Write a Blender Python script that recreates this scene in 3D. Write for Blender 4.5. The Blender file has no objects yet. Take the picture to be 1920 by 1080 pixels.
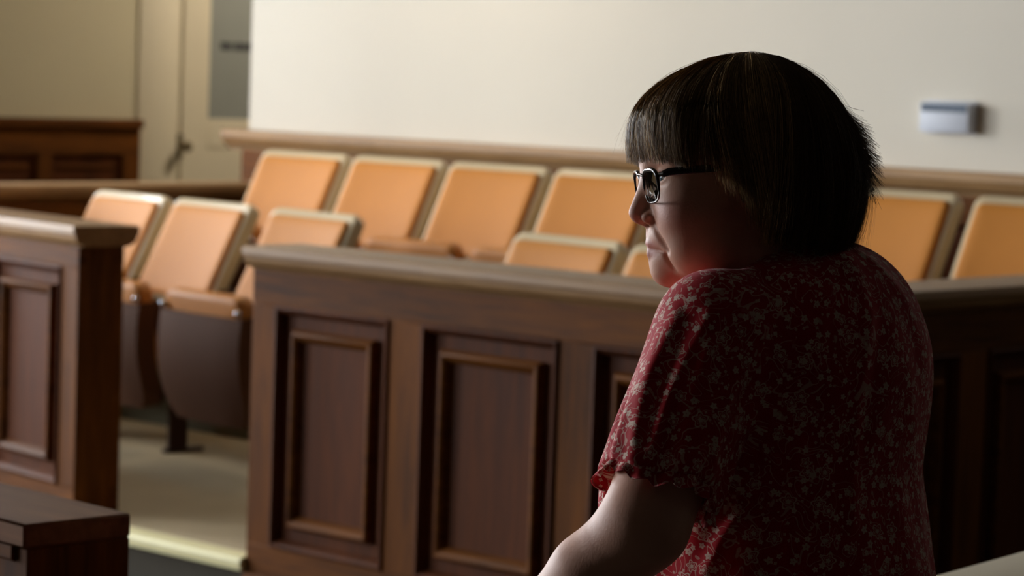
import bpy, bmesh, math, random
import numpy as np
from mathutils import Vector, Matrix

# ------------------------------------------------------------------ camera, world, light, exposure
SC = bpy.context.scene
COL = SC.collection
YAW, PITCH, ROLL = math.radians(42.8), math.radians(4.46), math.radians(2.0)
CAM_H = 1.6
def camera_axes():
    f0 = Vector((-math.sin(YAW), math.cos(YAW), 0)); r0 = Vector((math.cos(YAW), math.sin(YAW), 0)); z = Vector((0, 0, 1))
    f = f0*math.cos(PITCH) - z*math.sin(PITCH); u0 = z*math.cos(PITCH) + f0*math.sin(PITCH)
    r = r0*math.cos(ROLL) + u0*math.sin(ROLL); u = u0*math.cos(ROLL) - r0*math.sin(ROLL)
    return r, f, u
AX_R, AX_F, AX_U = camera_axes()
cam_data = bpy.data.cameras.new('camera'); cam = bpy.data.objects.new('camera', cam_data); COL.objects.link(cam)
cam.matrix_world = Matrix(((AX_R.x, AX_U.x, -AX_F.x, 0), (AX_R.y, AX_U.y, -AX_F.y, 0), (AX_R.z, AX_U.z, -AX_F.z, CAM_H), (0, 0, 0, 1)))
cam_data.sensor_width = 36.0; cam_data.lens = 5000/1920*36
cam_data.clip_start = 0.05; cam_data.clip_end = 100
cam_data.dof.use_dof = True; cam_data.dof.focus_distance = 2.82; cam_data.dof.aperture_fstop = 8.0
SC.camera = cam
vs = SC.view_settings
vs.view_transform = 'Standard'; vs.look = 'None'; vs.gamma = 1.0; vs.use_curve_mapping = False
vs.exposure = 0.42

world = bpy.data.worlds.new('sky'); SC.world = world; world.use_nodes = True
bg = world.node_tree.nodes['Background']
bg.inputs['Color'].default_value = (0.97, 0.985, 1.0, 1)
bg.inputs['Strength'].default_value = 24.0

WINDOWS = [(-2.8, -0.7), (0.8, 2.6), (3.8, 5.6), (6.8, 7.5)]         # Y spans of the tall windows in the left wall
WIN_Z = (0.95, 3.5)
LEFT_X = -12.0
for (y0, y1) in WINDOWS:                                # portals only guide sampling of the sky light through the openings
    ld = bpy.data.lights.new('window_portal', 'AREA'); ld.shape = 'RECTANGLE'
    ld.size = WIN_Z[1]-WIN_Z[0]; ld.size_y = y1-y0; ld.cycles.is_portal = True
    lo = bpy.data.objects.new('window_portal', ld); COL.objects.link(lo)
    lo.location = (LEFT_X-0.12, (y0+y1)/2, sum(WIN_Z)/2); lo.rotation_euler = (0, -math.pi/2, 0)

# ------------------------------------------------------------------ helpers
def S(r, g, b):
    f = lambda c: ((c/255+0.055)/1.055)**2.4 if c/255 > 0.04045 else c/255/12.92
    return (f(r), f(g), f(b), 1)

def link_obj(name, mesh, mat=None, parent=None, kind=None):
    o = bpy.data.objects.new(name, mesh); COL.objects.link(o)
    if mat: mesh.materials.append(mat)
    if parent: o.parent = parent
    if kind: o['kind'] = kind
    return o
def tag(o, label, cat, group=None):
    o['label'] = label; o['category'] = cat
    if group: o['group'] = group
    return o
def empty(name, loc=(0, 0, 0), rz=0.0):
    o = bpy.data.objects.new(name, None); COL.objects.link(o)
    o.location = loc; o.rotation_euler = (0, 0, rz); o.empty_display_size = 0.1
    return o
def thing(name, label, cat, loc=(0, 0, 0), rz=0.0, group=None):
    return tag(empty(name, loc, rz), label, cat, group)
def finish(name, bm, smooth=None):
    me = bpy.data.meshes.new(name); bm.normal_update(); bm.to_mesh(me); bm.free()
    if smooth is not None:
        me.shade_smooth()
        if smooth < 179: me.set_sharp_from_angle(angle=math.radians(smooth))
    return me
def pydata(name, v, f, smooth=None):
    me = bpy.data.meshes.new(name); me.from_pydata([tuple(p) for p in v], [], f); me.update()
    if smooth is not None:
        me.shade_smooth()
        if smooth < 179: me.set_sharp_from_angle(angle=math.radians(smooth))
    return me
def box_bm(bm, x0, x1, y0, y1, z0, z1, bev=0.0, seg=2):
    t = bmesh.new()
    bmesh.ops.create_cube(t, size=1.0)
    for v in t.verts:
        v.co = Vector((x0+(v.co.x+.5)*(x1-x0), y0+(v.co.y+.5)*(y1-y0), z0+(v.co.z+.5)*(z1-z0)))
    if bev > 0:
        bmesh.ops.bevel(t, geom=list(t.edges), offset=bev, segments=seg, affect='EDGES', profile=0.5)
    me = bpy.data.meshes.new('t'); t.to_mesh(me); t.free(); bm.from_mesh(me); bpy.data.meshes.remove(me)
def box(name, x0, x1, y0, y1, z0, z1, mat, parent=None, bev=0.0, seg=2, kind=None):
    bm = bmesh.new(); box_bm(bm, x0, x1, y0, y1, z0, z1, bev, seg)
    return link_obj(name, finish(name, bm, 40 if bev else None), mat, parent, kind)
def extrude_profile(name, prof, x0, x1, mat, parent=None, smooth=35):
    """closed profile of (y, z) points swept along local x"""
    n = len(prof); v = [(x0, y, z) for y, z in prof]+[(x1, y, z) for y, z in prof]
    f = [(i, (i+1) % n, n+(i+1) % n, n+i) for i in range(n)]+[tuple(range(n-1, -1, -1)), tuple(range(n, 2*n))]
    bm = bmesh.new(); me = pydata(name, v, f); bm.from_mesh(me); bpy.data.meshes.remove(me)
    bmesh.ops.recalc_face_normals(bm, faces=bm.faces)
    return link_obj(name, finish(name, bm, smooth), mat, parent)
def arc(cy, cz, r, a0, a1, n=5):
    return [(cy+r*math.cos(math.radians(a0+(a1-a0)*i/n)), cz+r*math.sin(math.radians(a0+(a1-a0)*i/n))) for i in range(n+1)]

# ------------------------------------------------------------------ materials
MATS = {}
def new_mat(name):
    m = bpy.data.materials.new(name); m.use_nodes = True; MATS[name] = m
    nt = m.node_tree; b = nt.nodes['Principled BSDF']
    return m, nt, b
def node(nt, t, **kw):
    n = nt.nodes.new(t)
    for k, v in kw.items():
        if k in n.inputs: n.inputs[k].default_value = v
        else: setattr(n, k, v)
    return n
def plain(name, col, rough=0.6, var=0.06, scale=8.0, bump=0.0, bscale=60.0, metallic=0.0, coat=0.0, sheen=0.0, spec=0.25):
    m, nt, b = new_mat(name); L = nt.links.new
    tc = node(nt, 'ShaderNodeTexCoord')
    nz = node(nt, 'ShaderNodeTexNoise', Scale=scale, Detail=4.0)
    L(tc.outputs['Object'], nz.inputs['Vector'])
    mix = node(nt, 'ShaderNodeMix', data_type='RGBA')
    mix.inputs[6].default_value = tuple(c*(1-var) for c in col[:3])+(1,)
    mix.inputs[7].default_value = tuple(min(1, c*(1+var)) for c in col[:3])+(1,)
    L(nz.outputs['Fac'], mix.inputs[0]); L(mix.outputs[2], b.inputs['Base Color'])
    b.inputs['Roughness'].default_value = rough; b.inputs['Metallic'].default_value = metallic
    b.inputs['Coat Weight'].default_value = coat
    b.inputs['Sheen Weight'].default_value = sheen; b.inputs['Specular IOR Level'].default_value = spec
    if bump:
        n2 = node(nt, 'ShaderNodeTexNoise', Scale=bscale, Detail=3.0); L(tc.outputs['Object'], n2.inputs['Vector'])
        bp = node(nt, 'ShaderNodeBump', Strength=bump, Distance=0.01)
        L(n2.outputs['Fac'], bp.inputs['Height']); L(bp.outputs['Normal'], b.inputs['Normal'])
    return m
def wood(name, dark, light, axis, rough=0.6, coat=0.0, spec=0.12):
    m, nt, b = new_mat(name); L = nt.links.new
    tc = node(nt, 'ShaderNodeTexCoord')
    mp = node(nt, 'ShaderNodeMapping'); L(tc.outputs['Object'], mp.inputs['Vector'])
    sc = [14.0, 14.0, 14.0]; sc[axis] = 1.1; mp.inputs['Scale'].default_value = sc
    big = node(nt, 'ShaderNodeTexNoise', Scale=0.35, Detail=3.0, Distortion=1.2); L(mp.outputs['Vector'], big.inputs['Vector'])
    fine = node(nt, 'ShaderNodeTexNoise', Scale=3.2, Detail=6.0, Roughness=0.65, Distortion=0.6); L(mp.outputs['Vector'], fine.inputs['Vector'])
    ad = node(nt, 'ShaderNodeMath', operation='MULTIPLY_ADD'); ad.inputs[1].default_value = 0.55
    L(fine.outputs['Fac'], ad.inputs[0])
    hb = node(nt, 'ShaderNodeMath', operation='MULTIPLY'); hb.inputs[1].default_value = 0.45
    L(big.outputs['Fac'], hb.inputs[0]); L(hb.outputs[0], ad.inputs[2])
    cr = node(nt, 'ShaderNodeValToRGB'); L(ad.outputs[0], cr.inputs['Fac'])
    cr.color_ramp.elements[0].position = 0.34; cr.color_ramp.elements[0].color = dark
    cr.color_ramp.elements[1].position = 0.66; cr.color_ramp.elements[1].color = light
    L(cr.outputs['Color'], b.inputs['Base Color'])
    rr = node(nt, 'ShaderNodeMapRange'); rr.inputs['To Min'].default_value = rough-0.06; rr.inputs['To Max'].default_value = rough+0.1
    L(fine.outputs['Fac'], rr.inputs['Value']); L(rr.outputs['Result'], b.inputs['Roughness'])
    b.inputs['Coat Weight'].default_value = coat; b.inputs['Coat Roughness'].default_value = 0.3; b.inputs['Specular IOR Level'].default_value = spec
    bp = node(nt, 'ShaderNodeBump', Strength=0.06, Distance=0.004)
    L(fine.outputs['Fac'], bp.inputs['Height']); L(bp.outputs['Normal'], b.inputs['Normal'])
    return m
WD, WL = S(66, 34, 6), S(126, 72, 18)
M_WV = wood('walnut_upright_grain', WD, WL, 2)
M_WH = wood('walnut_level_grain', WD, WL, 0)
M_WY = wood('walnut_crosswise_grain', WD, WL, 1)
M_WP = wood('walnut_panel', S(62, 29, 10), S(98, 51, 20), 2, 0.6, 0.0)
M_CAPX = wood('cap_wood_with_sheen', S(128, 92, 56), S(178, 138, 92), 0, 0.48, 0.05, 0.25)  # pale tone: the bright wall's reflection on the caps is put into the colour
M_CAPY = wood('cap_wood_with_sheen_crosswise', S(128, 92, 56), S(178, 138, 92), 1, 0.48, 0.05, 0.25)  # same reflection-lightened tone, grain crosswise
M_BARCAP = wood('bar_cap_wood', S(104, 66, 40), S(152, 102, 66), 0, 0.55, 0.0, 0.12)
M_WALL = plain('cream_plaster', S(222, 214, 199), 0.85, 0.02, 3.0, 0.05, 120)
M_WALL2 = plain('cream_plaster_aged', S(214, 203, 172), 0.85, 0.03, 2.0, 0.05, 120)
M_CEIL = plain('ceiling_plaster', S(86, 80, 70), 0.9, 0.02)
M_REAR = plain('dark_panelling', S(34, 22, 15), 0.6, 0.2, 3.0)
M_FLOOR = plain('brown_grey_carpet', S(74, 68, 58), 0.95, 0.12, 30, 0.4, 400)
M_PLAT = plain('beige_carpet', S(188, 170, 138), 0.95, 0.10, 5, 0.4, 400)
M_RISER = plain('olive_grey_riser', S(104, 102, 84), 0.9, 0.1, 10)
M_NOSE = plain('pale_yellow_nosing', S(248, 238, 186), 0.4, 0.05, 20)
M_DOOR = plain('cream_painted_wood', S(226, 214, 188), 0.5, 0.02, 6)
M_FROST = plain('frosted_glass', S(146, 148, 142), 0.25, 0.05, 4)
M_INK = plain('dark_lettering', S(52, 52, 58), 0.5, 0.05)
M_BRASS = plain('aged_brass', S(140, 126, 102), 0.45, 0.1, 30, metallic=0.8)
M_SHELL = plain('pale_seat_shell', S(206, 186, 150), 0.36, 0.04, 12, coat=0.15)
M_VINYL = plain('tan_vinyl', S(199, 128, 50), 0.58, 0.05, 9, 0.05, 250)
M_SEATV = plain('tan_seat_vinyl', S(199, 130, 62), 0.5, 0.05, 9, 0.05, 250)
M_PAN = plain('brown_seat_pan', S(92, 56, 32), 0.7, 0.12, 6)
M_IRON = plain('dark_brown_iron', S(62, 40, 28), 0.45, 0.1, 20, metallic=0.2)
M_STUD = plain('polished_steel', S(200, 200, 205), 0.2, 0.05, 20, metallic=1.0)
M_PLASTIC = plain('white_plastic', S(206, 210, 220), 0.45, 0.02)
M_VENT = plain('grey_blue_vent', S(96, 108, 124), 0.5, 0.08, 40)
M_PALE = plain('pale_laminate', S(188, 174, 148), 0.4, 0.04, 6)
def clear_glass(name, tint=(1, 1, 1, 1), alpha=0.12):
    m, nt, b = new_mat(name)
    out = nt.nodes['Material Output']
    tr = node(nt, 'ShaderNodeBsdfTransparent'); tr.inputs['Color'].default_value = tint
    gl = node(nt, 'ShaderNodeBsdfGlossy'); gl.inputs['Roughness'].default_value = 0.02
    fr = node(nt, 'ShaderNodeLayerWeight'); fr.inputs['Blend'].default_value = alpha
    mx = node(nt, 'ShaderNodeMixShader')
    nt.links.new(fr.outputs['Fresnel'], mx.inputs[0]); nt.links.new(tr.outputs[0], mx.inputs[1]); nt.links.new(gl.outputs[0], mx.inputs[2])
    nt.links.new(mx.outputs[0], out.inputs['Surface']); nt.nodes.remove(b)
    return m
M_PANE = clear_glass('window_glass', (0.96, 0.98, 1, 1))

# ------------------------------------------------------------------ the room
RX, RY0, RY1, RZ = 5.0, -6.0, 14.0, 4.2
BACK_Y, BACK_X0 = 8.5, -9.62
box('floor', LEFT_X-.2, RX+.2, RY0-.2, RY1+.2, -0.12, 0, M_FLOOR, kind='structure')
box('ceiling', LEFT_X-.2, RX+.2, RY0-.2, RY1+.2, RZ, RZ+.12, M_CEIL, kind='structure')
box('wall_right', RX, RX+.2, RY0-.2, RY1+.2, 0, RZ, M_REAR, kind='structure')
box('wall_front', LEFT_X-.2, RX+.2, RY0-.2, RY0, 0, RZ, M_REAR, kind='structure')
box('wall_far', LEFT_X-.2, RX+.2, RY1, RY1+.2, 0, RZ, M_WALL2, kind='structure')
wall_back = box('wall_back', BACK_X0, RX, BACK_Y, BACK_Y+.25, 0, RZ, M_WALL, kind='structure')
# left wall with three window openings
bm = bmesh.new()
ys = [RY0-.2]+[q for w in WINDOWS for q in w]+[RY1+.2]
for i in range(0, len(ys), 2): box_bm(bm, LEFT_X-.2, LEFT_X, ys[i], ys[i+1], 0, RZ)
for (y0, y1) in WINDOWS:
    box_bm(bm, LEFT_X-.2, LEFT_X, y0, y1, 0, WIN_Z[0]); box_bm(bm, LEFT_X-.2, LEFT_X, y0, y1, WIN_Z[1], RZ)
wall_left = link_obj('wall_left', finish('wall_left', bm), M_WALL2, kind='structure')
for k, (y0, y1) in enumerate(WINDOWS):
    w = empty('window_%d' % (k+1), (LEFT_X, (y0+y1)/2, WIN_Z[0])); w['kind'] = 'structure'
    h, hw = WIN_Z[1]-WIN_Z[0], (y1-y0)/2
    bm = bmesh.new()
    for a in (-1, 1): box_bm(bm, -.16, -.04, a*hw-(.06 if a > 0 else 0), a*hw+(.06 if a < 0 else 0), 0, h)
    box_bm(bm, -.16, -.04, -hw, hw, 0, .07); box_bm(bm, -.16, -.04, -hw, hw, h-.07, h)
    link_obj('window_frame', finish('window_frame', bm), M_DOOR, w)
    box('mullion', -.13, -.07, -.025, .025, .07, h-.07, M_DOOR, w)
    box('meeting_rail', -.13, -.07, -hw+.06, hw-.06, h*.5-.025, h*.5+.025, M_DOOR, w)
    box('window_sill', -.2, .09, -hw-.08, hw+.08, -.05, 0, M_DOOR, w, 0.008)
    for a in (0, 1):
        for c in (0, 1):
            box('pane', -.103, -.097, (-hw+.06, .025)[a], (-.025, hw-.06)[a], (.07, h*.5+.025)[c], (h*.5-.025, h-.07)[c], M_PANE, w)

# ---- panelled woodwork: pieces laid out along local x, facing local -y
def ring_panel(name, u0, u1, z0, z1, steps, mat, parent, y=0.0, smooth=30, fill=True):
    """nested rectangles: steps = [(inset, depth)], depth positive goes into the wall"""
    v, f = [], []
    for ins, d in steps:
        v += [(u0+ins, y+d, z0+ins), (u1-ins, y+d, z0+ins), (u1-ins, y+d, z1-ins), (u0+ins, y+d, z1-ins)]
    for k in range(len(steps)-1):
        a, b = 4*k, 4*k+4
        for i in range(4): f.append((a+i, a+(i+1) % 4, b+(i+1) % 4, b+i))
    if fill: a = 4*(len(steps)-1); f.append((a, a+1, a+2, a+3))
    return link_obj(name, pydata(name, v, f, smooth), mat, parent)
def panelled(parent, u0, u1, z0, z1, pans, pz0, pz1, thick, double=False):
    """stiles, rails, raised panels and mouldings of one panelled wall"""
    T = 0.03
    def side(sgn):
        # sgn -1: front (facing -y at y=0); +1: back face at y=thick
        ya, yb = (0.0, T) if sgn < 0 else (thick-T, thick)
        box('top_rail', u0, u1, ya, yb, pz1, z1, M_WH, parent, 0.002, 1)
        box('bottom_rail', u0, u1, ya, yb, z0, pz0, M_WH, parent, 0.002, 1)
        ed = [u0]+[q for p in pans for q in p]+[u1]
        for i in range(0, len(ed), 2):
            if ed[i+1]-ed[i] > .005: box('stile', ed[i], ed[i+1], ya, yb, pz0, pz1, M_WV, parent, 0.002, 1)
    side(-1)
    box('core', u0+.002, u1-.002, T, thick-(T if double else 0), z0, z1-.002, M_WV, parent)
    if double: side(1)
    for (a, b) in pans:
        pn = ring_panel('panel', a, b, pz0, pz1, [(0, 0), (.001, -.006), (.008, -.009), (.015, -.004), (.022, .008), (.028, .022), (.07, .022), (.10, .022)], M_WP, parent)
        ring_panel('molding', a, b, pz0, pz1, [(.066, .0225), (.068, .006), (.074, -.003), (.080, -.005), (.087, -.002), (.094, .006), (.100, .014), (.104, .0225)], M_WH, pn, fill=False)
def cap_profile(yf, yb, zt, under=0.05):
    """moulded cap, front edge at yf, back edge at yb, top at zt (with the bed mould under it)"""
    p = [(yf+.004, zt), (yf, zt-.006), (yf, zt-.026)]
    p += [(yf+.008, zt-.032)]+arc(yf+.034, zt-.036, .026, 180, 270, 4)+[(yf+.038, zt-.068)]
    q = [(yb-(y-yf), z) for y, z in p][::-1]
    return p+q

# wainscot on the back wall
RAIL_Y, RAIL_TOP = 5.285, 1.083
wb = empty('trim_1', (0, BACK_Y, 0)); wb['kind'] = 'structure'
wb_pans = []
x = BACK_X0+.14
while x+.62 < RX: wb_pans.append((x, x+.62)); x += .76
wx1 = RX-.01
wbT = .045
for (nm, z0, z1, m) in (('top_rail', 1.12, 1.24, M_WH), ('bottom_rail', 0, .5, M_WH)):
    box(nm, BACK_X0, wx1, -wbT, 0, z0, z1, m, wb, 0.002, 1)
ed = [BACK_X0]+[q for p in wb_pans for q in p]+[wx1]
for i in range(0, len(ed), 2): box('stile', ed[i], ed[i+1], -wbT, 0, .5, 1.12, M_WV, wb, 0.002, 1)
for (a, b) in wb_pans:
    ring_panel('panel', a, b, .5, 1.12, [(0, -.002), (.012, .004), (.02, .022), (.1, .022)], M_WP, wb, -wbT)
extrude_profile('wainscot_cap', [(0, 1.318), (-.095, 1.318), (-.10, 1.312), (-.10, 1.285), (-.09, 1.278)]+arc(-.052, 1.275, .036, 180, 270, 4)+[(-.05, 1.225), (0, 1.225)], BACK_X0-.09, wx1, M_CAPX, wb)

# left wall: wainscot up to the door, casing and half glazed door
wl = empty('trim_2', (LEFT_X, 0, 0)); wl['kind'] = 'structure'
for (nm, z0, z1) in (('top_rail', 1.1, 1.25), ('bottom_rail', 0, .45)):
    box(nm, 0, .045, 8.4, 9.74, z0, z1, M_WY, wl, 0.002, 1)
for (a, b) in ((8.4, 8.50), (9.62, 9.74)): box('stile', 0, .045, a, b, .45, 1.1, M_WV, wl, 0.002, 1)
box('stile', 0, .045, 9.02, 9.12, .45, 1.1, M_WV, wl, 0.002, 1)
for (a, b) in ((8.5, 9.02), (9.12, 9.62)):
    box('panel', 0, .018, a, b, .45, 1.1, M_WP, wl)
    box('molding', .018, .032, a+.05, b-.05, 1.02, 1.04, M_WY, wl, 0.003, 1)
box('wainscot_cap', 0, .08, 8.38, 9.74, 1.25, 1.30, M_WY, wl, 0.008, 2)
door = empty('door_1', (LEFT_X, 10.07, 0)); door['kind'] = 'structure'
for (a, b) in ((-.33, -.02), (1.02, 1.33)): 
    box('door_casing', 0, .014, a, b, 0, 2.45, M_DOOR, door, 0.01, 2)
box('door_casing', 0, .06, -.33, 1.33, 2.45, 2.72, M_DOOR, door, 0.01, 2)
box('door_stile', .003, .017, -.005, .20, 0, 2.44, M_DOOR, door, 0.004, 1)
box('door_stile', .003, .017, .80, 1.005, 0, 2.44, M_DOOR, door, 0.004, 1)
box('door_rail', .003, .017, .20, .80, 0, .25, M_DOOR, door, 0.004, 1)
box('door_rail', .003, .017, .20, .80, 1.14, 1.31, M_DOOR, door, 0.004, 1)
box('door_rail', .003, .017, .20, .80, 2.28, 2.44, M_DOOR, door, 0.004, 1)
box('door_panel', .003, .010, .20, .80, .25, 1.14, M_DOOR, door)
glass = box('glass_pane', .006, .012, .20, .80, 1.31, 2.28, M_FROST, door)
random.seed(4)
yy = .285
while yy < .72:                       # illegible small dark lettering on the pane
    w_ = random.choice((.014, .02, .026))
    box('lettering', .0125, .0135, yy, yy+w_, 1.715, 1.715+random.choice((.045, .05, .05)), M_INK, glass); yy += w_+random.choice((.006, .006, .016))
bm = bmesh.new()
bmesh.ops.create_uvsphere(bm, u_segments=16, v_segments=10, radius=.032, matrix=Matrix.Translation((.085, -.012, 1.15)))
bmesh.ops.create_cone(bm, segments=12, radius1=.012, radius2=.012, depth=.06, matrix=Matrix.Translation((.05, -.012, 1.15)) @ Matrix.Rotation(math.pi/2, 4, 'Y'))
box_bm(bm, .014, .020, -.032, .008, 1.08, 1.22)
link_obj('door_knob', finish('door_knob', bm, 40), M_BRASS, door)

# jury box platforms
JX0, JX1 = -9.25, -4.0
plat = box('floor_jury_platform', JX0, JX1-.02, RAIL_Y+.02, BACK_Y-.05, 0.0, .14, M_PLAT, kind='structure')
plat2 = box('floor_jury_upper_tier', JX0+.01, JX1-.03, 7.0, BACK_Y-.05, .141, .32, M_RISER, kind='structure')
extrude_profile('nosing', [(RAIL_Y+.055, .146), (RAIL_Y-.008, .146)]+arc(RAIL_Y-.008, .128, .018, 90, 200, 5)+[(RAIL_Y-.02, .105), (RAIL_Y+.018, .105), (RAIL_Y+.018, .141), (RAIL_Y+.055, .141)], -6.80, -5.945, M_NOSE, plat)
box('riser', -6.80, -5.945, RAIL_Y+.002, RAIL_Y+.019, 0, .104, M_FLOOR, plat)
# ------------------------------------------------------------------ jury box rails
def jury_rail(label, loc, rz, u0, u1, pans, ends=(0, 0), z0=0.0, double=True, pz=(.19, .905), thick=.17, over=.038):
    r = thing('jury_box_rail', label, 'railing', loc, rz, 'panelled rails of the jury box')
    panelled(r, u0, u1, z0, RAIL_TOP-.06, pans, pz[0], pz[1], thick, double)
    extrude_profile('cap', cap_profile(-over, thick+over, RAIL_TOP), u0-ends[0], u1+ends[1], M_CAPX, r)
    box('base_molding', u0, u1, -.014, 0, z0, z0+.10, M_WH, r, 0.004, 2)
    return r
# front rail right of the entrance: the panels measured along it
jury_rail('long brown panelled jury rail right of the entrance, nearest the woman', (-5.945, RAIL_Y, 0), 0, 0, 1.945,
          [(.105, .585), (.715, 1.23), (1.355, 1.82)], (.012, .0), pz=(.19, .912))
# front rail left of the entrance, turned a little
jury_rail('short brown panelled jury rail left of the entrance with dark end face', (-6.865, RAIL_Y+.065, 0), math.radians(-8), -2.2, 0,
          [(-1.77, -1.29), (-1.18, -.70), (-.59, -.105)], (.0, .03), pz=(.225, .945))
# right side rail (outer face towards +x), and left side rail behind the seats
jury_rail('dark side rail of the jury box behind the woman, in shadow', (JX1, RAIL_Y+.215, 0), math.radians(90), 0, 2.94,
          [(.08, .62), (.76, 1.30), (1.44, 1.98), (2.12, 2.82)], (.0, .0))
jury_rail('far left side rail of the jury box running back to the wall', (JX0+.02, RAIL_Y+.72, 0), math.radians(90), 0, 2.44,
          [(.08, .62), (.76, 1.30), (1.44, 1.98)], (.0, .0))

# ------------------------------------------------------------------ folding seats
def rounded_rect(w, h, r, n=6, rb=None):
    rb = r if rb is None else rb
    pts = []
    for (cx, cz, a0, rr) in ((w/2-r, h-r, 0, r), (-w/2+r, h-r, 90, r), (-w/2+rb, rb, 180, rb), (w/2-rb, rb, 270, rb)):
        for i in range(n+1):
            a = math.radians(a0+90*i/n); pts.append((cx+rr*math.cos(a), cz+rr*math.sin(a)))
    return pts
def slab(name, w, h, r, rings, xf, smooth=50, rb=None, curve=0.0):
    """rings: (inset, y) from back to front; closed at both ends; xf maps a local point to the chair frame"""
    v, f = [], []; n = None
    for ins, y in rings:
        o = rounded_rect(w-2*ins, h-2*ins, max(.004, r-ins), rb=None if rb is None else max(.004, rb-ins)); n = len(o)
        v += [(px, y, pz+ins) for px, pz in o]
    for k in range(len(rings)-1):
        for i in range(n):
            f.append((k*n+i, k*n+(i+1) % n, (k+1)*n+(i+1) % n, (k+1)*n+i))
    for base, (ins, y), rev in ((0, rings[0], True), ((len(rings)-1)*n, rings[-1], False)):
        # strip the end face into a grid so that it can curve
        c = len(v); v.append((0, y, h/2))
        for i in range(n):
            t = (base+i, base+(i+1) % n, c); f.append(t[::-1] if rev else t)
    v = [xf(Vector((p[0], p[1]-curve*(2*p[0]/w)**2, p[2]))) for p in v]
    bm = bmesh.new(); me = pydata(name, v, f); bm.from_mesh(me); bpy.data.meshes.remove(me)
    bmesh.ops.recalc_face_normals(bm, faces=bm.faces)
    return finish(name, bm, smooth)
CW = .545
def make_chair():
    root = empty('folding_seat')
    # back rest: hinge line at y=.12, z=.42, reclined
    rec = math.radians(27)
    def bx(p): return (p.x, .195+p.z*math.sin(rec)+p.y*math.cos(rec), .55+p.z*math.cos(rec)-p.y*math.sin(rec))
    H = .435
    sh = link_obj('back_shell', slab('back_shell', CW-.01, H, .045, [(.012, .052), (.003, .047), (0, .038), (0, .008), (.004, 0), (.014, -.004)], bx, 60, .02, .022), M_SHELL, root)
    def cx(p): return bx(Vector((p.x, p.y, p.z+.012)))
    link_obj('back_cushion', slab('back_cushion', CW-.058, H-.048, .03, [(.002, .0), (0, -.010), (.006, -.018), (.018, -.022), (.05, -.024)], cx, 60, .015, .022), M_VINYL, root)
    # folded seat: hinge low, front edge up
    tilt = math.radians(-7)
    def sx(p): return (p.x, -.02+p.z*math.sin(tilt)+p.y*math.cos(tilt), .175+p.z*math.cos(tilt)-p.y*math.sin(tilt))
    SW = CW-.03
    def ux(p): return sx(Vector((p.x, p.y, p.z+.05)))
    link_obj('seat_cushion', slab('seat_cushion', SW-.024, .428, .045, [(.02, -.062), (.006, -.058), (0, -.045), (0, .0), (.012, .010), (.04, .018)], ux, 60, .03), M_SEATV, root)
    def px(p):
        q = p.copy(); q.y -= .035*math.sin(math.pi*min(1, max(0, q.z/.43)))
        return sx(q)
    v, f = [], []                                     # curved moulded pan under the cushion, now facing forward
    NX, NZ = 8, 12; Wp, Hp = SW, .405
    for side in (0, 1):
        for j in range(NZ+1):
            z = Hp*j/NZ; cut = .045*max(0, 1-z/.10)**2
            for i in range(NX+1):
                xx = (i/NX-.5)*(Wp-2*cut)
                edge = .012*abs(2*i/NX-1)**4
                v.append(px(Vector((xx, (-.075 if side == 0 else .022)+edge*(1-side), z))))
    n1 = (NX+1)*(NZ+1)
    for side in (0, 1):
        for j in range(NZ):
            for i in range(NX):
                a = side*n1+j*(NX+1)+i; q = (a, a+1, a+NX+2, a+NX+1); f.append(q if side == 0 else q[::-1])
    loop = [i for i in range(NX+1)]+[(NX+1)*j+NX for j in range(1, NZ+1)]+[(NX+1)*NZ+i for i in range(NX-1, -1, -1)]+[(NX+1)*j for j in range(NZ-1, 0, -1)]
    for k in range(len(loop)):
        a, b = loop[k], loop[(k+1) % len(loop)]; f.append((a, n1+a, n1+b, b))
    link_obj('seat_pan', pydata('seat_pan', v, f, 50), M_PAN, root)
    for s in (-1, 1):                                  # round steel corner studs and hinge brackets
        bm = bmesh.new()
        bmesh.ops.create_uvsphere(bm, u_segments=10, v_segments=8, radius=.014, matrix=Matrix.Translation(sx(Vector((s*(SW/2-.018), -.070, .425)))))
        link_obj('stud', finish('stud', bm, 180), M_STUD, root)
        bm = bmesh.new(); box_bm(bm, s*(CW/2-.010)-.006, s*(CW/2-.010)+.006, -.03, .27, .20, .27, .005, 1)
        box_bm(bm, s*(CW/2-.010)-.006, s*(CW/2-.010)+.006, .21, .29, .20, .62, .005, 1)
        link_obj('hinge_bracket', finish('hinge_bracket', bm, 40), M_IRON, root)
    bm = bmesh.new()                                   # cast pedestal on the seat's right side
    box_bm(bm, CW/2+.001, CW/2+.022, -.01, .075, .015, .24, .005, 1); box_bm(bm, CW/2-.004, CW/2+.024, -.03, .15, 0, .018, .005, 1)
    box_bm(bm, CW/2+.001, CW/2+.022, .03, .27, .20, .26, .005, 1)
    link_obj('pedestal', finish('pedestal', bm, 40), M_IRON, root)
    return root
def copy_tree(o, parent=None):
    c = o.copy(); COL.objects.link(c); c.parent = parent
    for ch in [k for k in o.children]: copy_tree(ch, c)
    return c
seat0 = make_chair()
FR = math.radians(-6.1)
spots = []
for X, lab in ((-8.655, 'tan front-row jury seat, its left half hidden by the rail left of the entrance'),
               (-8.06, 'tan front-row jury seat seen whole in the entrance gap'),
               (-7.40, 'tan front-row jury seat just above the left end of the long rail'),
               (-5.985, 'tan front-row jury seat low behind the long rail, beside a gap in the row'),
               (-5.40, 'tan front-row jury seat beside the woman\'s chin, mostly hidden')):
    spots.append((X, 6.61+math.tan(FR)*(X+8.655), .14, FR, lab, 'tan seats in the front row'))
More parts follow.
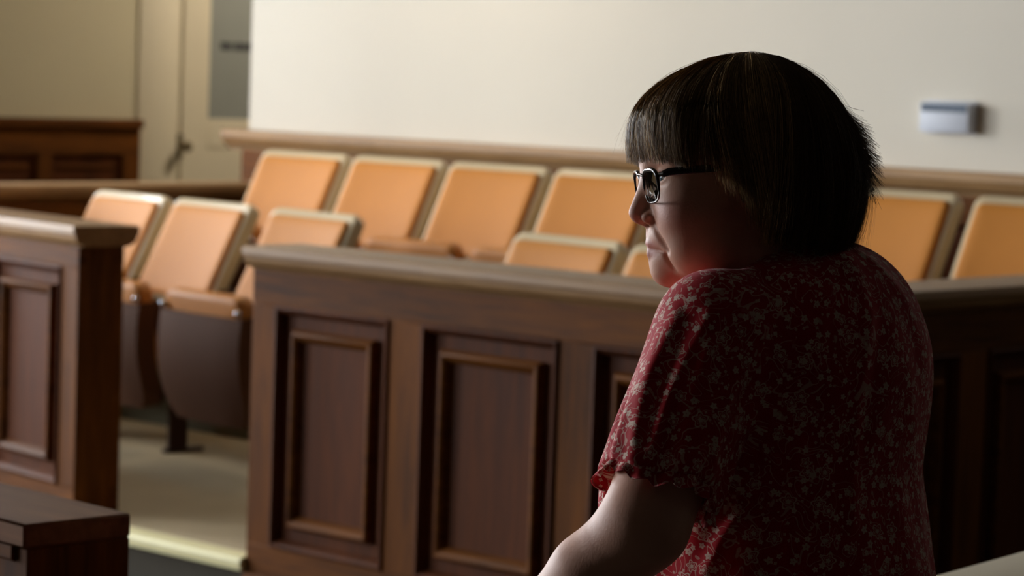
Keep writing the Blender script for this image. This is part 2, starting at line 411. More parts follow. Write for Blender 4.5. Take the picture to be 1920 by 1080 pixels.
for X, lab in ((-8.435, 'leftmost tan back-row jury seat, beside the dark side rail'), (-7.865, 'second tan back-row jury seat from the left'),
               (-7.295, 'third tan back-row jury seat from the left, over the gap in the front row'), (-6.72, 'fourth tan back-row jury seat, just left of the woman\'s glasses'),
               (-6.10, 'fifth tan back-row jury seat, hidden behind the woman\'s head'), (-5.385, 'tan back-row jury seat right of the woman\'s hair'),
               (-4.785, 'rightmost tan back-row jury seat in the dimmer corner')):
    spots.append((X, 7.41, .32, 0, lab, 'tan seats in the back row'))
for i, (X, Y, Z, rz, lab, grp) in enumerate(spots):
    c = seat0 if i == 0 else copy_tree(seat0)
    c.location = (X, Y, Z); c.rotation_euler = (0, 0, rz); tag(c, lab, 'seat', grp)

# ------------------------------------------------------------------ thermostat on the back wall
t = thing('thermostat', 'small white wall thermostat with a dark vent strip, right of the woman\'s head', 'thermostat', (-5.645, BACK_Y, 1.46))
box('body', -.11, .11, -.055, 0, 0, .112, M_PLASTIC, t, .006, 2)
for k in range(9): box('vent_slot', -.100+k*.0225, -.080+k*.0225, -.058, -.05, .076, .107, M_VENT, t)
box('base_plate', -.115, .115, -.008, 0, -.006, .118, M_PLASTIC, t, .002, 1)

# ------------------------------------------------------------------ low bar rail end at the lower left, pale table at the lower right
b = thing('bar_rail', 'low brown wooden bar rail ending in a square post at the lower left', 'railing', (-3.262, 2.45, 0), math.radians(-3))
box('cap', -2.4, .0, 0, .20, .862, .90, M_BARCAP, b, .004, 1)
extrude_profile('bed_molding', [(-.0, .862), (-.0, .842), (.012, .834), (.020, .815), (.032, .812), (.032, .862)], -2.4, -.035, M_WH, b)
box('end_post', -.10, -.001, .008, .199, 0, .862, M_WV, b, .003, 1)
ring_panel('panel', -1.2, -.10, .12, .81, [(0, 0), (.02, .004), (.03, .02), (.08, .02)], M_WP, b, .035)
box('core', -2.4, -.10, .06, .195, 0, .862, M_WV, b)
box('top_rail', -2.4, -.10, .03, .062, .81, .862, M_WH, b, .002, 1)
box('bottom_rail', -2.4, -.10, .03, .062, 0, .12, M_WH, b, .002, 1)

t = thing('side_table', 'pale-topped table edge at the lower right corner, beside the woman', 'table', (-2.17, 3.36, 0), math.radians(6.6))
box('table_top', 0, .34, -.12, 1.6, .868, .90, M_PALE, t, .006, 2)
for (a, c) in ((.03, -.05), (.27, -.05), (.03, 1.45), (.27, 1.45)): box('leg', a, a+.05, c, c+.05, 0, .868, M_WV, t, .004, 1)
box('apron', .04, .06, 0, 1.45, .78, .868, M_WY, t, .002, 1)

# ------------------------------------------------------------------ opal globe pendants (outside the picture; the well and passage ones are added fill)
def emit_mat(name, col, strength):
    m, nt, bb = new_mat(name)
    bb.inputs['Base Color'].default_value = (.9, .88, .8, 1)
    bb.inputs['Emission Color'].default_value = col; bb.inputs['Emission Strength'].default_value = strength
    return m
def pendant(loc, label, drop, power, col=(1.0, .82, .58, 1)):
    M_OPAL = emit_mat('lit_opal_glass', col, power)
    p = thing('pendant_lamp', label, 'lamp', loc, 0, 'opal globe pendants')
    bm = bmesh.new(); bmesh.ops.create_uvsphere(bm, u_segments=20, v_segments=12, radius=.17)
    link_obj('globe', finish('globe', bm, 180), M_OPAL, p)
    bm = bmesh.new(); bmesh.ops.create_cone(bm, segments=16, cap_ends=True, radius1=.09, radius2=.03, depth=.07, matrix=Matrix.Translation((0, 0, .185)))
    link_obj('fitter', finish('fitter', bm, 40), M_BRASS, p)
    bm = bmesh.new(); bmesh.ops.create_cone(bm, segments=10, cap_ends=True, radius1=.01, radius2=.01, depth=drop-.2, matrix=Matrix.Translation((0, 0, .2+(drop-.2)/2)))
    link_obj('stem', finish('stem', bm, 40), M_BRASS, p)
    bm = bmesh.new(); bmesh.ops.create_cone(bm, segments=16, cap_ends=True, radius1=.06, radius2=.06, depth=.03, matrix=Matrix.Translation((0, 0, drop-.015)))
    link_obj('ceiling_rose', finish('ceiling_rose', bm, 40), M_BRASS, p)
pendant((-8.0, 7.2, 2.7), 'lit opal globe pendant hanging over the jury seats', RZ-2.7, 15.0)
pendant((-7.2, 3.2, 3.1), 'added unseen opal globe lamp brightening the front of the jury rail', RZ-3.1, 5.0)  # unseen lamp added for warm fill on the rail fronts
pendant((-10.7, 11.2, 3.0), 'added unseen opal globe lamp brightening the passage by the glazed door', RZ-3.0, 85.0, (1, .88, .70, 1))  # unseen lamp added to lift the dim wall around the door
# ------------------------------------------------------------------ the woman: smooth solids turned into meshes
def v3(*a): return np.array(a, dtype=np.float64)
R0 = np.array((math.cos(YAW), math.sin(YAW), 0.0)); F0 = np.array((-math.sin(YAW), math.cos(YAW), 0.0)); UPZ = v3(0, 0, 1)
aR, aF, aU = (np.array(a) for a in (AX_R, AX_F, AX_U))
def to_ff(w): return v3(w @ R0, w @ F0, w[2])           # figure frame: x across, y away, z up (metres, z=0 floor)
def K(px, py, d):
    w = aR*((px-960)/5000*d)+aF*d+aU*((540-py)/5000*d)+v3(0, 0, CAM_H)
    return to_ff(w)
def smin(a, b, k):
    h = np.clip(.5+.5*(b-a)/k, 0, 1); return b+(a-b)*h-k*h*(1-h)
def smax(a, b, k): return -smin(-a, -b, k)
def ell(p, c, r, axes=None):
    q = p-np.asarray(c, dtype=p.dtype)
    if axes is not None: q = q @ np.asarray(axes, dtype=p.dtype).T
    r = np.asarray(r, dtype=p.dtype)
    k0 = np.sqrt(((q/r)**2).sum(-1)); k1 = np.sqrt(((q/(r*r))**2).sum(-1))
    return k0*(k0-1)/np.maximum(k1, 1e-6)
def cone(p, a, b, ra, rb):
    a = np.asarray(a, dtype=p.dtype); b = np.asarray(b, dtype=p.dtype); ab = b-a
    t = np.clip(((p-a) @ ab)/max(1e-9, float(ab @ ab)), 0, 1)
    q = p-a-t[..., None]*ab
    return np.sqrt((q*q).sum(-1))-(ra+(rb-ra)*t)
def chain(p, pts, rad, d=None, k=.006):
    for i in range(len(pts)-1):
        c = cone(p, pts[i], pts[i+1], rad[i], rad[i+1]); d = c if d is None else smin(d, c, k)
    return d
def polygonize(sdf, lo, hi, h, B=12):
    lo = np.asarray(lo, float); n = np.ceil((np.asarray(hi)-lo)/h/B).astype(int)*B
    nb = n//B
    g = np.stack(np.meshgrid(*[np.arange(m) for m in nb], indexing='ij'), -1).reshape(-1, 3)
    cen = (lo+(g+.5)*B*h).astype(np.float32)
    dc = sdf(cen)
    D = np.ones(n, np.float32)
    inside = g[dc < 0]
    for i, j, k in inside: D[i*B:(i+1)*B, j*B:(j+1)*B, k*B:(k+1)*B] = -1
    act = g[np.abs(dc) < B*h*1.25]
    loc = np.stack(np.meshgrid(*[np.arange(B)]*3, indexing='ij'), -1).reshape(-1, 3)
    for s in range(0, len(act), 60):
        a = act[s:s+60]
        ids = (a[:, None, :]*B+loc[None]).reshape(-1, 3)
        D[ids[:, 0], ids[:, 1], ids[:, 2]] = sdf((lo+ids*h).astype(np.float32))
    ins = D < 0
    I = ins.astype(np.uint8)
    c = I[:-1, :-1, :-1]+I[1:, :-1, :-1]+I[:-1, 1:, :-1]+I[:-1, :-1, 1:]+I[1:, 1:, :-1]+I[1:, :-1, 1:]+I[:-1, 1:, 1:]+I[1:, 1:, 1:]
    cells = np.argwhere((c > 0) & (c < 8))
    idx = np.full(c.shape, -1, np.int32); idx[tuple(cells.T)] = np.arange(len(cells))
    off = np.array([(i, j, k) for i in (0, 1) for j in (0, 1) for k in (0, 1)])
    val = np.stack([D[tuple((cells+o).T)] for o in off], 1)
    acc = np.zeros((len(cells), 3)); cnt = np.zeros(len(cells))
    for a in range(8):
        for b in range(a+1, 8):
            if np.abs(off[a]-off[b]).sum() != 1: continue
            va, vb = val[:, a], val[:, b]; m = (va < 0) != (vb < 0)
            t = np.where(m, va/np.where(m, va-vb, 1), 0)
            acc += np.where(m[:, None], off[a]+(off[b]-off[a])*t[:, None], 0); cnt += m
    V = lo+(cells+acc/np.maximum(cnt, 1)[:, None])*h
    Fs = []
    for ax in range(3):
        u, w = (ax+1) % 3, (ax+2) % 3
        sl0 = [slice(None)]*3; sl1 = [slice(None)]*3; sl0[ax] = slice(0, -1); sl1[ax] = slice(1, None)
        ch = ins[tuple(sl0)] != ins[tuple(sl1)]
        e = np.argwhere(ch); ok = (e[:, u] > 0) & (e[:, w] > 0) & (e[:, u] < n[u]-1) & (e[:, w] < n[w]-1); e = e[ok]
        flip = ~ins[tuple(e.T)]
        q = []
        for du, dw in ((1, 1), (0, 1), (0, 0), (1, 0)):
            o = e.copy(); o[:, u] -= du; o[:, w] -= dw; q.append(idx[tuple(o.T)])
        q = np.stack(q, 1); q[flip] = q[flip][:, ::-1]
        Fs.append(q)
    Fq = np.concatenate(Fs); Fq = Fq[(Fq >= 0).all(1)]
    return V, Fq
def np_mesh(name, V, Fq, smooth=True):
    me = bpy.data.meshes.new(name); k = Fq.shape[1]
    me.vertices.add(len(V)); me.vertices.foreach_set('co', np.ascontiguousarray(V, np.float32).ravel())
    me.loops.add(Fq.size); me.loops.foreach_set('vertex_index', np.ascontiguousarray(Fq, np.int32).ravel())
    me.polygons.add(len(Fq)); me.polygons.foreach_set('loop_start', np.arange(0, Fq.size, k, dtype=np.int32))
    me.update(calc_edges=True); me.validate()
    if smooth: me.shade_smooth()
    return me
def vattr(me, name, val):
    a = me.attributes.new(name, 'FLOAT', 'POINT'); a.data.foreach_set('value', np.ascontiguousarray(val, np.float32))

# ---- frames
SX = .00058
EAR = K(1395, 340, 2.90)
dl = math.radians(9)
def cdir(w): return to_ff(w)
HF = cdir(-aR*math.cos(dl)-aF*math.sin(dl)); HL = cdir(-aR*math.sin(dl)+aF*math.cos(dl)); HU = cdir(aU)   # forward, far side, up
HM = np.stack([HF, HL, HU])                                   # rows: head axes in the figure frame
def head_ff(x, y, z): return EAR+HF*x+HL*y+HU*z
TH = math.radians(60)
CC = K(1478, 572, 2.92)
TF = v3(-math.sin(TH), math.cos(TH), 0); TL = v3(-math.cos(TH), -math.sin(TH), 0)
TM = np.stack([TF, TL, UPZ])
def T(f, l, z): return CC+TF*f+TL*l+UPZ*z
SLj = T(.012, .165, -.028); SRj = T(.012, -.165, -.028)
EL = K(1208, 985, 2.71)
def to_t(p): q = p-CC; return v3(q @ TF, q @ TL, q[2])
e_t = to_t(EL)
WRL = EL+.232*v3(-.62, .30, -.72)
w_t = to_t(WRL)
ER = T(e_t[0], -e_t[1], e_t[2]); WRR = T(w_t[0], -w_t[1], w_t[2])
BASE = v3(CC[0], CC[1], 0.0)                                  # on the floor under her

# ---- head
def sym(p): q = p.copy(); q[:, 1] = np.abs(q[:, 1]); return q
def head_local(q):
    s = sym(q)
    d = ell(q, (.018, 0, .032), (.096, .076, .088))
    d = smin(d, ell(q, (.056, 0, -.030), (.050, .060, .074)), .03)
    d = smin(d, ell(q, (.046, 0, -.066), (.052, .061, .046)), .02)
    d = smin(d, ell(s, (.062, .038, -.038), (.036, .029, .033)), .018)
    d = smin(d, ell(s, (.054, .040, -.078), (.033, .023, .026)), .018)
    d = smin(d, cone(s, (.100, .008, .024), (.086, .048, .021), .0100, .0085), .012)
    d = smin(d, ell(q, (.0855, 0, -.0970), (.0175, .020, .0160)), .014)
    d = smax(d, -ell(s, (.114, .032, .002), (.020, .020, .0125)), .009)
    # lids
    eb = np.sqrt(((s-np.array((.0880, .0315, .003), s.dtype))**2).sum(-1))
    lid = smax(eb-.0142, -ell(s, (.1040, .0315, .0030), (.012, .0138, .0046)), .0015)
    d = smin(d, lid, .004)
    d = smin(d, cone(s, (.0975, .020, .0125), (.0905, .044, .0110), .0030, .0025), .004)      # fold over the lid
    # nose
    d = smin(d, cone(q, (.1030, 0, .010), (.1180, 0, -.0345), .0068, .0098), .009)
    d = smin(d, ell(s, (.1035, .0120, -.0400), (.0125, .0078, .0088)), .005)
    d = smin(d, cone(q, (.1160, 0, -.0415), (.1040, 0, -.0475), .0052, .0045), .005)
    d = smax(d, -ell(s, (.1085, .0070, -.0480), (.0060, .0036, .0036)), .003)
    # mouth
    d = smin(d, ell(q, (.0890, 0, -.0610), (.0165, .027, .0165)), .010)
    d = smin(d, ell(q, (.0860, 0, -.0840), (.0165, .025, .0110)), .010)
    d = smin(d, cone(s, (.1030, .004, -.0678), (.0925, .0225, -.0738), .0052, .0030), .004)
    d = smin(d, cone(s, (.1015, 0, -.0782), (.0925, .0205, -.0760), .0066, .0030), .004)
    d = smax(d, -cone(s, (.1120, 0, -.0728), (.0965, .0250, -.0765), .0015, .0013), .0025)
    d = smax(d, -cone(s, (.1075, .0185, -.0440), (.0920, .0370, -.0760), .0016, .0012), .007)  # fold from nose to mouth
    d = smax(d, -cone(s, (.0930, .0290, -.0800), (.0850, .0330, -.0960), .0014, .0010), .006)
    d = smax(d, -cone(s, (.1010, .0210, -.0100), (.0830, .0440, -.0170), .0012, .0010), .006)  # under the eye
    # ear
    d = smin(d, ell(s, (-.004, .0790, -.012), (.016, .0075, .030)), .006)
    d = smax(d, -ell(s, (-.001, .0880, -.012), (.008, .0060, .016)), .004)
    # chin to neck
    d = smin(d, cone(q, (.0680, 0, -.0900), (.0000, 0, -.1250), .0200, .0480), .022)
    d = smin(d, cone(q, (.0000, 0, -.0500), (-.0500, .004, -.1700), .0560, .0660), .02)
    return d
def head_sdf(p): return head_local(((p-EAR.astype(p.dtype)) @ HM.T.astype(p.dtype)))
def hand_sdf(p, wrist, fw, side, s):
    """five fingers draped over a rail; side points to the thumb"""
    fw = fw/np.linalg.norm(fw); side = side-fw*(side @ fw); side /= np.linalg.norm(side)
    nr = np.cross(fw, side);  nr = nr if nr[2] > 0 else -nr
    P = lambda a, b, c: wrist+fw*a+side*b+nr*c
    d = None
    d = cone(p, wrist-fw*.02, P(.03, 0, 0), .026, .024)
    for b, r in ((.028, .013), (.010, .014), (-.008, .0135), (-.026, .0125)):
        d = smin(d, cone(p, P(.015, b*.6, 0), P(.088, b, .004), .018, r), .012)
    for b, ln, r in ((.030, .068, .0085), (.010, .076, .0088), (-.009, .071, .0085), (-.028, .056, .0075)):
        a, bb, cc, e = P(.086, b, .003), P(.086+ln*.42, b*1.06, -.002), P(.086+ln*.68, b*1.08, -.016), P(.086+ln*.80, b*1.08, -.034)
        d = smin(d, chain(p, (a, bb, cc, e), (r*1.1, r, r*.95, r*.82)), .006)
    d = smin(d, chain(p, (P(.022, .024, -.004), P(.052, .050, -.008), P(.080, .060, -.014), P(.102, .060, -.020)), (.016, .0115, .0100, .0085)), .008)
    return d
def body_sdf(p):
    q = ((p-CC.astype(p.dtype)) @ TM.T.astype(p.dtype))
    d = ell(q, (.0, 0, -.13), (.105, .150, .18))
    nb = head_ff(-.05, .004, -.17)
    d = smin(d, cone(p, head_ff(-.035, .003, -.13), T(.0, 0, -.06), .058, .085), .03)
    for S_, E_, W_, sg in ((SLj, EL, WRL, 1), (SRj, ER, WRR, -1)):
        d = smin(d, cone(p, T(0, .05*sg, -.02), S_, .05, .056), .03)
        d = smin(d, cone(p, S_, E_, .058, .0445), .02)
        d = smin(d, chain(p, (E_, E_+(W_-E_)*.35, W_), (.0425, .0440, .0265), k=.01), .016)
        fw = TF*.80+v3(0, 0, -.34); d = smin(d, hand_sdf(p, W_, fw, -TL*sg+v3(0, 0, .15), sg), .010)
    return d

# ---- skin
def skin_mat():
    m, nt, b = new_mat('skin'); L = nt.links.new
    at = node(nt, 'ShaderNodeAttribute', attribute_name='flush')
    tc = node(nt, 'ShaderNodeTexCoord'); nz = node(nt, 'ShaderNodeTexNoise', Scale=45.0, Detail=5.0); L(tc.outputs['Object'], nz.inputs['Vector'])
    m1 = node(nt, 'ShaderNodeMix', data_type='RGBA'); m1.inputs[6].default_value = S(206, 152, 126); m1.inputs[7].default_value = S(226, 176, 150); L(nz.outputs['Fac'], m1.inputs[0])
    m2 = node(nt, 'ShaderNodeMix', data_type='RGBA'); m2.inputs[7].default_value = S(182, 92, 84); L(at.outputs['Fac'], m2.inputs[0]); L(m1.outputs[2], m2.inputs[6])
    L(m2.outputs[2], b.inputs['Base Color']); b.inputs['Roughness'].default_value = .52; b.inputs['Specular IOR Level'].default_value = .3
    b.inputs['Subsurface Weight'].default_value = .03; b.inputs['Subsurface Radius'].default_value = (.01, .004, .002); b.inputs['Subsurface Scale'].default_value = .6
    n2 = node(nt, 'ShaderNodeTexNoise', Scale=420.0, Detail=2.0); L(tc.outputs['Object'], n2.inputs['Vector'])
    bp = node(nt, 'ShaderNodeBump', Strength=.12, Distance=.002); L(n2.outputs['Fac'], bp.inputs['Height']); L(bp.outputs['Normal'], b.inputs['Normal'])
    return m
M_SKIN = skin_mat()

woman = thing('person', 'woman in a red floral blouse and dark glasses, head turned left in profile', 'person', tuple(R0*BASE[0]+F0*BASE[1]), YAW)
hc = head_ff(.02, 0, .01)
Vh, Fh = polygonize(head_sdf, hc-np.array((.16, .13, .17)), hc+np.array((.15, .13, .16)), .0017)
vb = [SLj, SRj, EL, ER, WRL, WRR, CC, T(.5, .3, -.45), T(.5, -.3, -.45), T(-.15, 0, -.2)]
lo = np.min(vb, 0)-.09; hi = np.max(vb, 0)+.09
Vb, Fb = polygonize(body_sdf, lo, hi, .0034)
V = np.concatenate([Vh, Vb]); Fq = np.concatenate([Fh, Fb+len(Vh)])
me = np_mesh('body', V-BASE, Fq)
q = (V-EAR) @ HM.T; s_ = np.abs(q[:, 1])
g = lambda c, r: np.exp(-(((np.stack([q[:, 0], s_, q[:, 2]], 1)-np.array(c))/np.array(r))**2).sum(1))
fl = .45*g((.085, .05, -.035), (.04, .03, .025))+.35*g((.122, 0, -.036), (.02, .015, .012))
fl = fl+.8*g((.103, 0, -.0685), (.012, .022, .0055))+.8*g((.102, 0, -.0785), (.012, .02, .006))
fl[q[:, 2] < -.16] = .12
vattr(me, 'flush', np.clip(fl, 0, .85))
body = link_obj('body', me, M_SKIN, woman)
# eyes
M_EYE = plain('eye_white', S(214, 208, 202), .12, .01); M_IRIS = plain('grey_blue_iris', S(70, 84, 92), .15, .2, 300); M_PUPIL = plain('pupil', S(8, 8, 8), .1, 0)
for sg in (-1, 1):
    bm = bmesh.new(); bmesh.ops.create_uvsphere(bm, u_segments=24, v_segments=16, radius=.0126)
    o = finish('eye', bm, 180); e = link_obj('eye', o, M_EYE, woman); e.location = head_ff(.0880, .0315*sg, .003)-BASE
    for nm, rr, off, mt in (('iris', .0060, .0113, M_IRIS), ('pupil', .0026, .0116, M_PUPIL)):
        bm = bmesh.new(); bmesh.ops.create_uvsphere(bm, u_segments=20, v_segments=10, radius=1)
        Mx = Matrix([[*(HF)], [*(HL)], [*(HU)]]).transposed()
        for v in bm.verts: v.co = Mx @ Vector((v.co.x*.0014+off, v.co.y*rr, v.co.z*rr-.0008))
        link_obj(nm, finish(nm, bm, 180), mt, e)
# eyebrows: short hairs along the brow
def tubes(name, paths, radii, mat, parent, sides=3, tint=None):
    """paths (N,K,3), radii (N,K): one mesh of thin tapering hairs"""
    N, Kk, _ = paths.shape
    tg = np.gradient(paths, axis=1); tg /= np.linalg.norm(tg, axis=2, keepdims=True)+1e-9
    ref = np.where(np.abs(tg[..., 2:3]) > .9, np.array((1., 0, 0)), np.array((0, 0, 1.)))
    n1 = np.cross(tg, ref); n1 /= np.linalg.norm(n1, axis=2, keepdims=True)+1e-9; n2 = np.cross(tg, n1)
    a = np.arange(sides)*2*math.pi/sides
    V = paths[:, :, None, :]+radii[:, :, None, None]*(n1[:, :, None, :]*np.cos(a)[None, None, :, None]+n2[:, :, None, :]*np.sin(a)[None, None, :, None])
    base = (np.arange(N)[:, None, None]*Kk+np.arange(Kk-1)[None, :, None])*sides
    j = np.arange(sides)[None, None, :]; j2 = (j+1) % sides
    Fq = np.stack([base+j, base+j2, base+sides+j2, base+sides+j], -1).reshape(-1, 4)
    me = np_mesh(name, V.reshape(-1, 3), Fq)
    if tint is not None: vattr(me, 'tint', np.repeat(tint, Kk*sides))
    o = link_obj(name, me, mat, parent); o['kind'] = 'stuff'
    return o
def hair_mat():
    m, nt, b = new_mat('brown_hair'); L = nt.links.new
    at = node(nt, 'ShaderNodeAttribute', attribute_name='tint')
    cr = node(nt, 'ShaderNodeValToRGB'); L(at.outputs['Fac'], cr.inputs['Fac'])
    cr.color_ramp.elements[0].color = S(80, 53, 32); cr.color_ramp.elements[1].color = S(232, 190, 130)
    L(cr.outputs['Color'], b.inputs['Base Color']); b.inputs['Roughness'].default_value = .46
    b.inputs['Specular IOR Level'].default_value = .22
    return m
M_HAIR = hair_mat()
rng = np.random.default_rng(11)
for sg in (-1, 1):
    N = 160; t = rng.random(N); y = .010+.042*t
    x = .1095-.018*t**1.6+rng.normal(0, .0006, N); z = .0250+.005*np.sin(t*2.6)+rng.normal(0, .0016, N)
    ln = .008; k = np.linspace(0, 1, 4)
    P = np.stack([x[:, None]-.004*k*t[:, None]+.0012*np.sin(k*3), sg*(y[:, None]+ln*k*.8), z[:, None]+ln*k*(.5-.8*t[:, None])], -1)
    P = EAR+P @ HM-BASE
    tubes('eyebrow', P, np.repeat((.00028*(1-.6*k))[None], N, 0), M_HAIR, woman, tint=np.full(N, .18))

# ------------------------------------------------------------------ hair
PHI = np.radians([0, 30, 50, 64, 72, 90, 120, 150, 180])
RZt = np.array([   # (r, z) from the crown axis, 8 knots each, outer silhouette of the bob
    [(.0, .139), (.040, .133), (.080, .117), (.106, .100), (.124, .080), (.1315, .060), (.1325, .040), (.1305, .021)],
    [(.0, .139), (.040, .133), (.076, .118), (.102, .098), (.117, .078), (.123, .058), (.1235, .038), (.120, .016)],
    [(.0, .139), (.040, .133), (.074, .117), (.096, .095), (.107, .073), (.111, .050), (.111, .030), (.107, .008)],
    [(.0, .139), (.040, .133), (.073, .115), (.093, .090), (.102, .064), (.104, .038), (.103, .010), (.098, -.018)],
    [(.0, .139), (.040, .133), (.073, .114), (.092, .087), (.101, .055), (.103, .020), (.101, -.020), (.093, -.052)],
    [(.0, .139), (.040, .133), (.074, .113), (.094, .083), (.104, .046), (.107, .006), (.105, -.036), (.093, -.068)],
    [(.0, .139), (.040, .132), (.075, .111), (.098, .080), (.111, .042), (.116, .002), (.114, -.040), (.102, -.080)],
    [(.0, .139), (.040, .131), (.075, .109), (.100, .079), (.116, .043), (.124, .006), (.121, -.037), (.107, -.080)],
    [(.0, .139), (.040, .131), (.075, .109), (.101, .079), (.118, .044), (.128, .010), (.125, -.034), (.110, -.076)]])
TK = np.linspace(0, 1, 8)
def meridian(phi, t):
    """phi (N,), t (N,K) -> r, z"""
    a = np.abs((phi+math.pi) % (2*math.pi)-math.pi)
    i = np.clip(np.searchsorted(PHI, a)-1, 0, len(PHI)-2); w = (a-PHI[i])/(PHI[i+1]-PHI[i]); w = (w*w*(3-2*w))[:, None, None]
    tab = RZt[i]*(1-w)+RZt[i+1]*w                                  # N,8,2
    x = np.clip(t, 0, 1.15)*7; k = np.clip(np.floor(x).astype(int), 0, 6); u = (x-k)[..., None]
    gi = lambda kk: np.take_along_axis(tab, np.clip(kk, 0, 7)[..., None].repeat(2, -1), 1)
    p0, p1, p2, p3 = gi(k-1), gi(k), gi(k+1), gi(k+2)
    c = .5*((2*p1)+(-p0+p2)*u+(2*p0-5*p1+4*p2-p3)*u*u+(-p0+3*p1-3*p2+p3)*u**3)
    return c[..., 0], c[..., 1]
AX0 = -.006
def hair_pt(phi, r, z):
    # sides are narrower than the front-back length already in the table; shift the crown a little back
    return np.stack([AX0+r*np.cos(phi), r*np.sin(phi), z], -1)
# solid undercap that the strands lie on
NP, NT = 72, 26
ph = np.linspace(-math.pi, math.pi, NP, endpoint=False); tt = np.linspace(0.02, 1, NT)[None]*(.95-.19*np.exp(-(ph/1.05)**6)-.06*np.exp(-((np.abs(ph)-1.35)/.35)**2))[:, None]
r, z = meridian(ph, tt)
outer = hair_pt(ph[:, None], np.maximum(r-.0085-.005*tt, .001), z-.004*(1-tt)); inner = hair_pt(ph[:, None], np.maximum(r-.021, .0005), z-.014*(1-tt)-.001)
V = np.concatenate([outer.reshape(-1, 3), inner.reshape(-1, 3)]); n1 = NP*NT; f = []
for i in range(NP):
    i2 = (i+1) % NP
    for j in range(NT-1):
        f.append((i*NT+j, i*NT+j+1, i2*NT+j+1, i2*NT+j)); f.append((n1+i*NT+j, n1+i2*NT+j, n1+i2*NT+j+1, n1+i*NT+j+1))
    f.append((i*NT+NT-1, n1+i*NT+NT-1, n1+i2*NT+NT-1, i2*NT+NT-1)); f.append((i*NT, i2*NT, n1+i2*NT, n1+i*NT))
hm = np_mesh('hair', EAR+V @ HM-BASE, np.array(f)); 
vattr(hm, 'tint', np.concatenate([.03+.10*np.exp(-(np.abs(ph)/.9)**2)[:, None].repeat(NT, 1).ravel()*np.clip(tt.ravel()*1.3, 0, 1)]*2))
hair = link_obj('hair', hm, M_HAIR, woman)
# strands in clumps
def strands(N, seed, spread=1.0, fly=0.0, seg=11, phis=None):
    g_ = np.random.default_rng(seed)
    nc = max(30, N//45); cphi = g_.uniform(-math.pi, math.pi, nc) if phis is None else g_.uniform(phis[0], phis[1], nc)
    ci = g_.integers(0, nc, N)
    phi = cphi[ci]+g_.normal(0, .060*spread, N)
    t0 = g_.uniform(0.0, .55, N)**1.2; t1 = .89+.14*g_.random(N)+(.05*g_.normal(0, 1, nc)-.03*(np.abs(cphi) < 1.0)*g_.gamma(1.4, 1, nc))[ci]
    k = np.linspace(0, 1, seg)[None]; t = t0[:, None]+(t1-t0)[:, None]*k
    r, z = meridian(phi, t)
    pull = (cphi[ci]-phi)[:, None]*k**1.5*.75                       # strands of a clump close up at the tip
    swirl = (.10*np.sin(cphi[ci]*7+1.3)+.05*g_.normal(0, 1, N))[:, None]*(k*t)
    side = np.sign(np.sin(phi))*np.clip((np.abs(np.abs(phi)-1.2) < .35), 0, 1)
    swirl = swirl+side[:, None]*.16*k*t                             # face-framing hair sweeps back
    P = hair_pt(phi[:, None]+pull+swirl, r+(g_.uniform(-.0065, .0010, N)+.0034*np.sin(ci*1.7))[:, None]*(.3+.7*t)+fly*g_.gamma(1.5, 1, N)[:, None]*k**2*.004, z+g_.normal(0, .0008, N)[:, None]+fly*g_.gamma(1.2, 1, N)[:, None]*k*(1-k)*.006)
    P = P+(.0014*np.sin(k*9+g_.uniform(0, 6, N)[:, None])*k)[..., None]*np.array((.3, 1, .2))
    front = np.exp(-((np.abs((phi+math.pi) % (2*math.pi)-math.pi))/1.75)**4)
    hl = g_.random(nc)[ci]
    tint = np.clip(.03+.20*g_.random(nc)[ci]*g_.random(N)+front*(.06+.95*np.clip(hl-.45, 0, 1)*1.6*g_.uniform(.5, 1, N)), 0, 1)
    rad = (.00034*(1-.65*k))*np.ones((N, 1))
    return P, rad, tint
P, rad, tint = strands(11000, 3)
P2, rad2, tint2 = strands(520, 5, 3.0, 1.3); rad2 = rad2*.45
P3, rad3, tint3 = strands(2600, 8, 1.0, phis=(-1.5, 1.5))
# flicked ends at the back of the head
Pf, radf, tintf = strands(1400, 7, 1.0, phis=(2.55, 3.73)); kk = np.linspace(0, 1, Pf.shape[1])[None, :, None]
gf = np.random.default_rng(2); Nf = len(Pf)
st = gf.uniform(.35, .62, Nf); t = st[:, None]+(gf.uniform(.10, .24, Nf))[:, None]*kk[..., 0]
phf = gf.uniform(2.6, 3.68, Nf); rf, zf = meridian(phf, t)
Pf = hair_pt(phf[:, None]+.05*gf.normal(0, 1, Nf)[:, None]*kk[..., 0], rf-.003+gf.uniform(.004, .024, Nf)[:, None]*kk[..., 0]**2.2, zf+gf.uniform(-.004, .008, Nf)[:, None]*kk[..., 0]**2)
# lighter face-framing locks on both sides
extra = []
for sgn, sd in ((-1, 21), (1, 22)):
    Pl, rl, tl_ = strands(1500, sd, .8, phis=(sgn*1.75, sgn*1.02) if sgn < 0 else (1.02, 1.75))
    c_ = np.array([AX0, 0, .02]); w_ = np.linspace(0, 1, Pl.shape[1])[None, :, None]
    Pl = c_+(Pl-c_)*(1+.022*w_*np.sin(np.arange(len(Pl))*.37)[:, None, None]); extra.append((Pl, rl*1.15, np.clip(tl_*1.3+.10+.50*np.random.default_rng(sd).random(len(Pl)), 0, 1)))
allP = np.concatenate([P, P2, P3, Pf]+[e_[0] for e_ in extra]); allR = np.concatenate([rad, rad2, rad3, radf]+[e_[1] for e_ in extra]); allT = np.concatenate([tint, tint2, tint3, tintf*.6]+[e_[2] for e_ in extra])
st_o = tubes('hair_strands', EAR+allP @ HM-BASE, allR, M_HAIR, hair, tint=allT)

